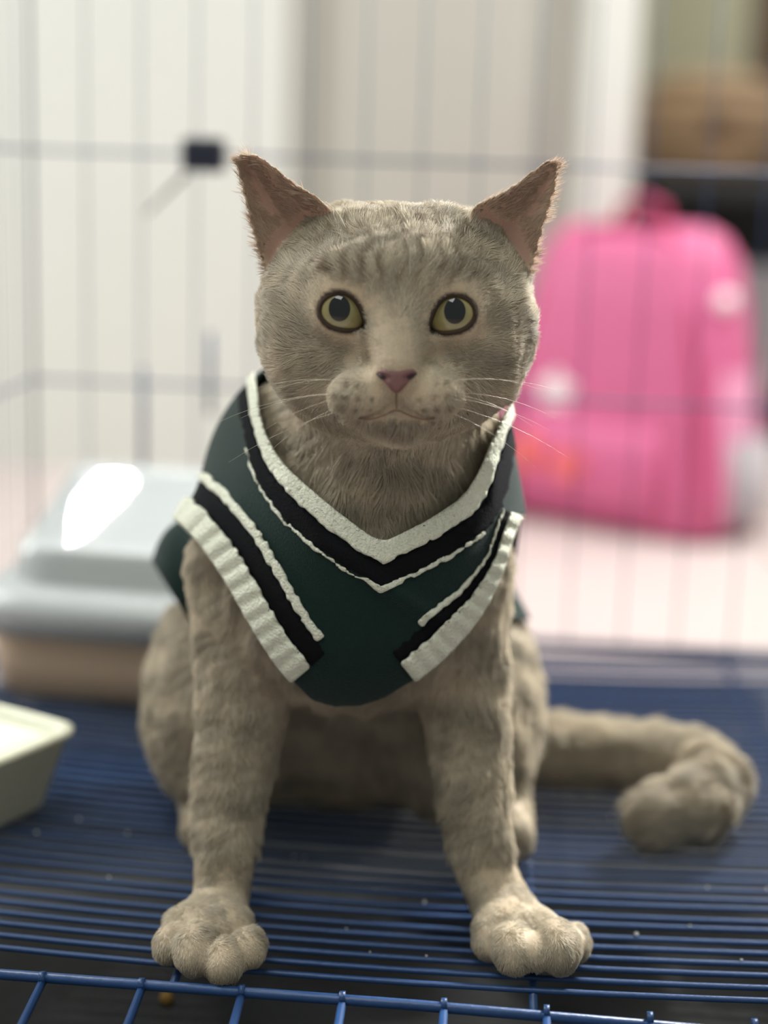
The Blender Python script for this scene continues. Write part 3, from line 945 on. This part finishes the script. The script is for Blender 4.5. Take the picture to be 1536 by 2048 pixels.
V, F = merge(mo); link('mouth', mesh('mouth', V, F), M['lip'], cat)

wrows = [[(-10, 46, -25.5), (-14, 45, -24.8), (-18, 42.5, -24.4)], [(-9, 47, -29.5), (-14, 46, -29.3), (-19, 43, -29), (-22.5, 39, -28.8)], [(-10, 46, -34), (-15, 44.5, -33.8), (-20, 41, -33.4)]]
WSPOT = []
for sg in (1, -1):
    for ri, row in enumerate(wrows):
        for ci, p in enumerate(row):
            p0 = np.array((p[0] * sg, p[1], p[2])); WSPOT.append(p0 * mm)
            if ci == 0: continue
            L = random.uniform(38, 62)
            dirv = np.array((-sg * (0.80 + .1 * ci), -.25 - .12 * ci, .18 - .22 * ri + random.uniform(-.06, .06)))
            dirv /= np.linalg.norm(dirv)
            pts = [p0 + dirv * L * t + np.array((0, -6 * t * t, -12 * t * t)) for t in np.linspace(0, 1, 7)]
            tube('whisker', [fromh(q * mm) for q in pts], [.00011 * (1 - .8 * t) for t in np.linspace(0, 1, 7)], M['whisker'], cat, 5)
for px, py, sg in ((668, 505, 1),):
    q0 = hx_(655, 412, .0); pts = [(q0[0], .008, q0[1]), (q0[0] + .005, .012, q0[1] - .004), (q0[0] + .0085, .016, q0[1] - .011)]
    tube('whisker', [fromh(q) for q in chaikin(pts, 2, False)], .00016, M['whisker'], cat, 5)
for px, py, Y, L in ((1063, 1918, .622, 28), (1164, 1902, .640, 40)):
    a = up(W(px, py, Y), .005); b = W(px + 2, py + L, Y - .002); b[2] = max(b[2], .0002)
    tube('claw', [a, (a + b) / 2 + np.array((0, -.001, 0.0005)), b], [.0017, .0013, .0003], M['claw'], cat, 8)


# ------------------------------------------------------------------ FUR
def fur():
    Tt = tri_split(BQ)
    A, B, C = BV[Tt[:, 0]], BV[Tt[:, 1]], BV[Tt[:, 2]]
    nrm = np.cross(B - A, C - A); ar = np.linalg.norm(nrm, axis=1) / 2; nrm /= (2 * ar[:, None] + 1e-15)
    cen = (A + B + C) / 3
    qh = toh(cen); hd = sd_head(cen)
    is_head = hd < .0025
    m, _, _, _ = vest_fields(cen)
    tv = sd_vestbase(cen)
    covered = (m < -.003) & (tv < .004) & ~((hd < .0008) & (sd_torso(cen) > .004))
    facing = np.clip((nrm * (CAM - cen)).sum(1) / np.linalg.norm(CAM - cen, axis=1), -1, 1)
    dens = np.where(is_head, 5.2e6, 3.2e6) * np.where(facing > -.25, 1.0, .35)
    dens = np.where((cen[:, 1] > .74) & ~is_head, dens * .6, dens)
    dens[covered] = 0; dens[cen[:, 2] < .0022] = 0
    # bare places: eyes, nose, inner ear mostly
    for s_ in 'lr':
        dd = HD - EYE_YF
        e = poly_sd(793 + qh[:, 0] / dd * FPX, 640 - qh[:, 2] / dd * FPX, EYE_PX[s_])
        dens[(e < 3) & (qh[:, 1] > .012) & is_head] = 0
    nz = (np.abs(qh[:, 0]) < .0078) & (qh[:, 2] < -.0185) & (qh[:, 2] > -.0285) & (np.abs(qh[:, 0]) < .0085 - (-.0195 - qh[:, 2]) * .75) & (qh[:, 1] > .04)
    dens[nz] = 0
    nh = nrm @ HM
    inner = ear_in(cen, nh); ear = on_ear(cen)
    dens *= (1 - .6 * inner)
    cnt = RNG.poisson(ar * dens)
    ti = np.repeat(np.arange(len(Tt)), cnt); N = len(ti)
    u, v = RNG.random(N), RNG.random(N); fl_ = u + v > 1; u[fl_], v[fl_] = 1 - u[fl_], 1 - v[fl_]
    R = A[ti] + u[:, None] * (B - A)[ti] + v[:, None] * (C - A)[ti]
    Nn = BN[Tt[ti, 0]] * (1 - u - v)[:, None] + BN[Tt[ti, 1]] * u[:, None] + BN[Tt[ti, 2]] * v[:, None]
    Nn /= np.linalg.norm(Nn, axis=1)[:, None] + 1e-12
    q = toh(R); head = is_head[ti]; inn = inner[ti]; earr = ear[ti]; nq = Nn @ HM
    # combing direction
    g = np.zeros((N, 3)); g[:, 2] = -1.0
    arm = np.minimum(np.minimum(chain(R, ARM_L), chain(R, ARM_R)), sd_limbs(R)) < .006
    g[~arm & ~head] = np.array([0, .35, -.9])
    side = np.sign(R[:, 0] - X69)
    g[arm, 0] = .35 * (RNG.random(arm.sum()) - .5) + .25 * np.sin(R[arm, 2] * 90)
    tl = chain(R, TAIL) < .006
    tn = np.array([p for p, _ in TAIL]); k = np.argmin(((R[:, None, :] - tn[None]) ** 2).sum(2), 1) if N < 2_000_000 else 0
    tdir = np.gradient(tn, axis=0); g[tl] = tdir[k][tl]
    gh = q - E3(0, 40, -14)
    gh[:, 1] -= .012
    neckish = head & (q[:, 2] < -.036)
    gw = gh / (np.linalg.norm(gh, axis=1)[:, None] + 1e-9)
    gw[neckish] = gw[neckish] * .5 + np.array([0, -.2, -.8])
    gwi = np.stack([np.sign(q[:, 0]) * .8, np.full(N, .15), np.full(N, .45)], 1)
    gwo = np.stack([np.sign(q[:, 0]) * .45, np.full(N, -.1), np.full(N, .85)], 1)
    gw = np.where(earr[:, None], np.where(inn[:, None] > .3, gwi, gwo), gw)
    g[head] = (gw @ HM.T)[head]
    g -= (g * Nn).sum(1)[:, None] * Nn
    g /= np.linalg.norm(g, axis=1)[:, None] + 1e-9
    # smooth clump noise from sums of sines

    def noise(P, f, seed):
        r = np.random.default_rng(seed); o = np.zeros(len(P))
        for i in range(7):
            kk = r.normal(size=3) * f; o += np.sin(P @ kk + r.uniform(0, 6.28))
        return o / 2.6

    n1, n2, n3 = noise(R, 420, 1), noise(R, 420, 2), noise(R, 180, 3)
    g2 = np.cross(Nn, g)
    gd = g + g2 * (.35 * n1 + .18 * RNG.normal(size=N))[:, None]
    gd /= np.linalg.norm(gd, axis=1)[:, None]
    # lengths
    L = np.full(N, .0095)
    L[arm] = .0062
    L[R[:, 2] < .034] = .0026
    L[tl] = .0095
    ne = np.linalg.norm(q - E3(0, 48, -20), axis=1)
    Lh = np.clip(.0014 + (ne - .006) * .095, .0014, .0076)
    Lh = np.where(q[:, 2] < -.038, np.maximum(Lh, .0065), Lh)
    Lh = np.where(earr, .0010, Lh)
    Lh = np.where(inn > .3, .0058, Lh)
    for s_ in 'lr':
        de = np.hypot(q[:, 0] - EYE_C[s_][0], q[:, 2] - EYE_C[s_][2])
        Lh = np.where((q[:, 1] > .008) & (de < .016), np.minimum(Lh, .0012 + np.clip(de - .0095, 0, 1) * .35), Lh)
    L[head] = Lh[head]
    ch = (~head) & (R[:, 1] < .72) & ~arm & (R[:, 2] > .12)
    L[ch] = .0085
    L *= RNG.uniform(.75, 1.2, N) * (1 + .15 * n2)
    lift = np.where(head, .44, np.where(R[:, 2] < .034, .42, .56)) + np.where(head, .08, .14) * n2
    lift = np.where(earr, .25, lift)
    pts = np.zeros((N, 4, 3), np.float32)
    lv, up_ = gd, Nn
    for j, t in enumerate((0, .35, .7, 1.0)):
        tang = t * (1 - .15 * t) + .25 * t * t
        pts[:, j] = R - Nn * .0003 + (L * t)[:, None] * (up_ * (lift * (1 - .45 * t))[:, None] + lv * (1 - .5 * lift * (1 - t))[:, None])
    low = pts[:, :, 2] < .0008
    pts[:, :, 2][low] = .0008
    # colour
    base = np.tile(np.array(lin((193, 182, 161))), (N, 1))
    pale = np.array(lin((214, 203, 182))); dark = np.array(lin((150, 130, 104)))
    tip = np.clip(.5 + .35 * n3 + .25 * RNG.normal(size=N), 0, 1)
    col = base * (.68 + .54 * tip)[:, None]
    # forehead ticking, muzzle
    hs = head & (q[:, 1] > -.02)
    st = np.sin(q[:, 0] * 900 + 2.2 * np.sin(q[:, 2] * 160) + 1.5 * n3) * .75 + .3 * n1
    wf = np.clip((q[:, 2] - .006) / .012, 0, 1) * np.clip((.036 - np.abs(q[:, 0])) / .012, 0, 1) * hs
    t = np.clip(st, 0, 1) * wf * .95
    col = col * (1 - t[:, None]) + dark * .8 * t[:, None]
    wm = hs * np.exp(-((np.abs(q[:, 0]) - .011) / .013) ** 2 - ((q[:, 2] + .026) / .013) ** 2) * .8
    wm = np.maximum(wm, hs * np.exp(-(q[:, 0] / .016) ** 2 - ((q[:, 2] + .012) / .012) ** 2) * .7)
    wm = np.maximum(wm, hs * np.exp(-(q[:, 0] / .02) ** 2 - ((q[:, 2] + .049) / .007) ** 2) * .7)
    col = col * (1 - wm[:, None]) + pale * wm[:, None]
    for p in WSPOT:
        e = np.exp(-(np.hypot(q[:, 0] - p[0], q[:, 2] - p[2]) / .0011) ** 2) * hs * .75
        col = col * (1 - e[:, None]) + np.array(lin((84, 70, 54))) * e[:, None]
    mth = np.exp(-(q[:, 0] / .011) ** 2 - ((q[:, 2] + .0405) / .0028) ** 2) * hs * .55
    col = col * (1 - mth[:, None]) + np.array(lin((112, 88, 66))) * mth[:, None]
    for s_ in 'lr':
        dd = HD - EYE_YF
        e = poly_sd(793 + q[:, 0] / dd * FPX, 640 - q[:, 2] / dd * FPX, EYE_PX[s_])
        t = np.exp(-np.clip(e, 0, 1e9) / 5) * hs * .55
        col = col * (1 - t[:, None]) + dark * .6 * t[:, None]
    col = np.where((inn > .3)[:, None], col * .5 + np.array(lin((176, 138, 118))) * .5, col)
    hc = bpy.data.hair_curves.new('fur')
    hc.add_curves([4] * N)
    hc.position_data.foreach_set('vector', pts.ravel())
    rad = np.tile(np.array([.00012, .00011, .00008, .00002], np.float32), (N, 1)) * RNG.uniform(.8, 1.2, (N, 1)).astype(np.float32)
    ra = hc.attributes.get('radius') or hc.attributes.new('radius', 'FLOAT', 'POINT')
    ra.data.foreach_set('value', rad.astype(np.float32).ravel())
    ca = hc.attributes.new('hair_colour', 'FLOAT_COLOR', 'CURVE')
    ca.data.foreach_set('color', np.concatenate([col, np.ones((N, 1))], 1).astype(np.float32).ravel())
    na = hc.attributes.new('skin_normal', 'FLOAT_VECTOR', 'CURVE')
    na.data.foreach_set('vector', Nn.astype(np.float32).ravel())
    m_ = bpy.data.materials.new('cat_fur'); m_.use_nodes = True; nt = m_.node_tree
    for n in list(nt.nodes): nt.nodes.remove(n)
    out = nt.nodes.new('ShaderNodeOutputMaterial'); at_ = nt.nodes.new('ShaderNodeAttribute'); at_.attribute_name = 'hair_colour'
    df = nt.nodes.new('ShaderNodeBsdfDiffuse'); tr_ = nt.nodes.new('ShaderNodeBsdfTranslucent'); gl = nt.nodes.new('ShaderNodeBsdfGlossy')
    gl.inputs['Roughness'].default_value = .45; gl.inputs['Color'].default_value = (.8, .8, .78, 1)
    mx1 = nt.nodes.new('ShaderNodeMixShader'); mx1.inputs[0].default_value = .48
    mx2 = nt.nodes.new('ShaderNodeMixShader'); mx2.inputs[0].default_value = .05
    nt.links.new(at_.outputs['Color'], df.inputs['Color']); nt.links.new(at_.outputs['Color'], tr_.inputs['Color'])
    an_ = nt.nodes.new('ShaderNodeAttribute'); an_.attribute_name = 'skin_normal'
    ge = nt.nodes.new('ShaderNodeNewGeometry'); sc_ = nt.nodes.new('ShaderNodeVectorMath'); sc_.operation = 'SCALE'; sc_.inputs['Scale'].default_value = 1.0
    ad = nt.nodes.new('ShaderNodeVectorMath'); ad.operation = 'ADD'; no = nt.nodes.new('ShaderNodeVectorMath'); no.operation = 'NORMALIZE'
    nt.links.new(ge.outputs['Normal'], sc_.inputs[0]); nt.links.new(sc_.outputs[0], ad.inputs[0]); nt.links.new(an_.outputs['Vector'], ad.inputs[1])
    nt.links.new(ad.outputs[0], no.inputs[0]); nt.links.new(no.outputs[0], df.inputs['Normal'])
    nt.links.new(df.outputs[0], mx1.inputs[1]); nt.links.new(tr_.outputs[0], mx1.inputs[2])
    nt.links.new(mx1.outputs[0], mx2.inputs[1]); nt.links.new(gl.outputs[0], mx2.inputs[2]); nt.links.new(mx2.outputs[0], out.inputs['Surface'])
    hc.materials.append(m_)
    o = bpy.data.objects.new('fur', hc); COL.objects.link(o); o.parent = body_o; o['kind'] = 'stuff'


fur()
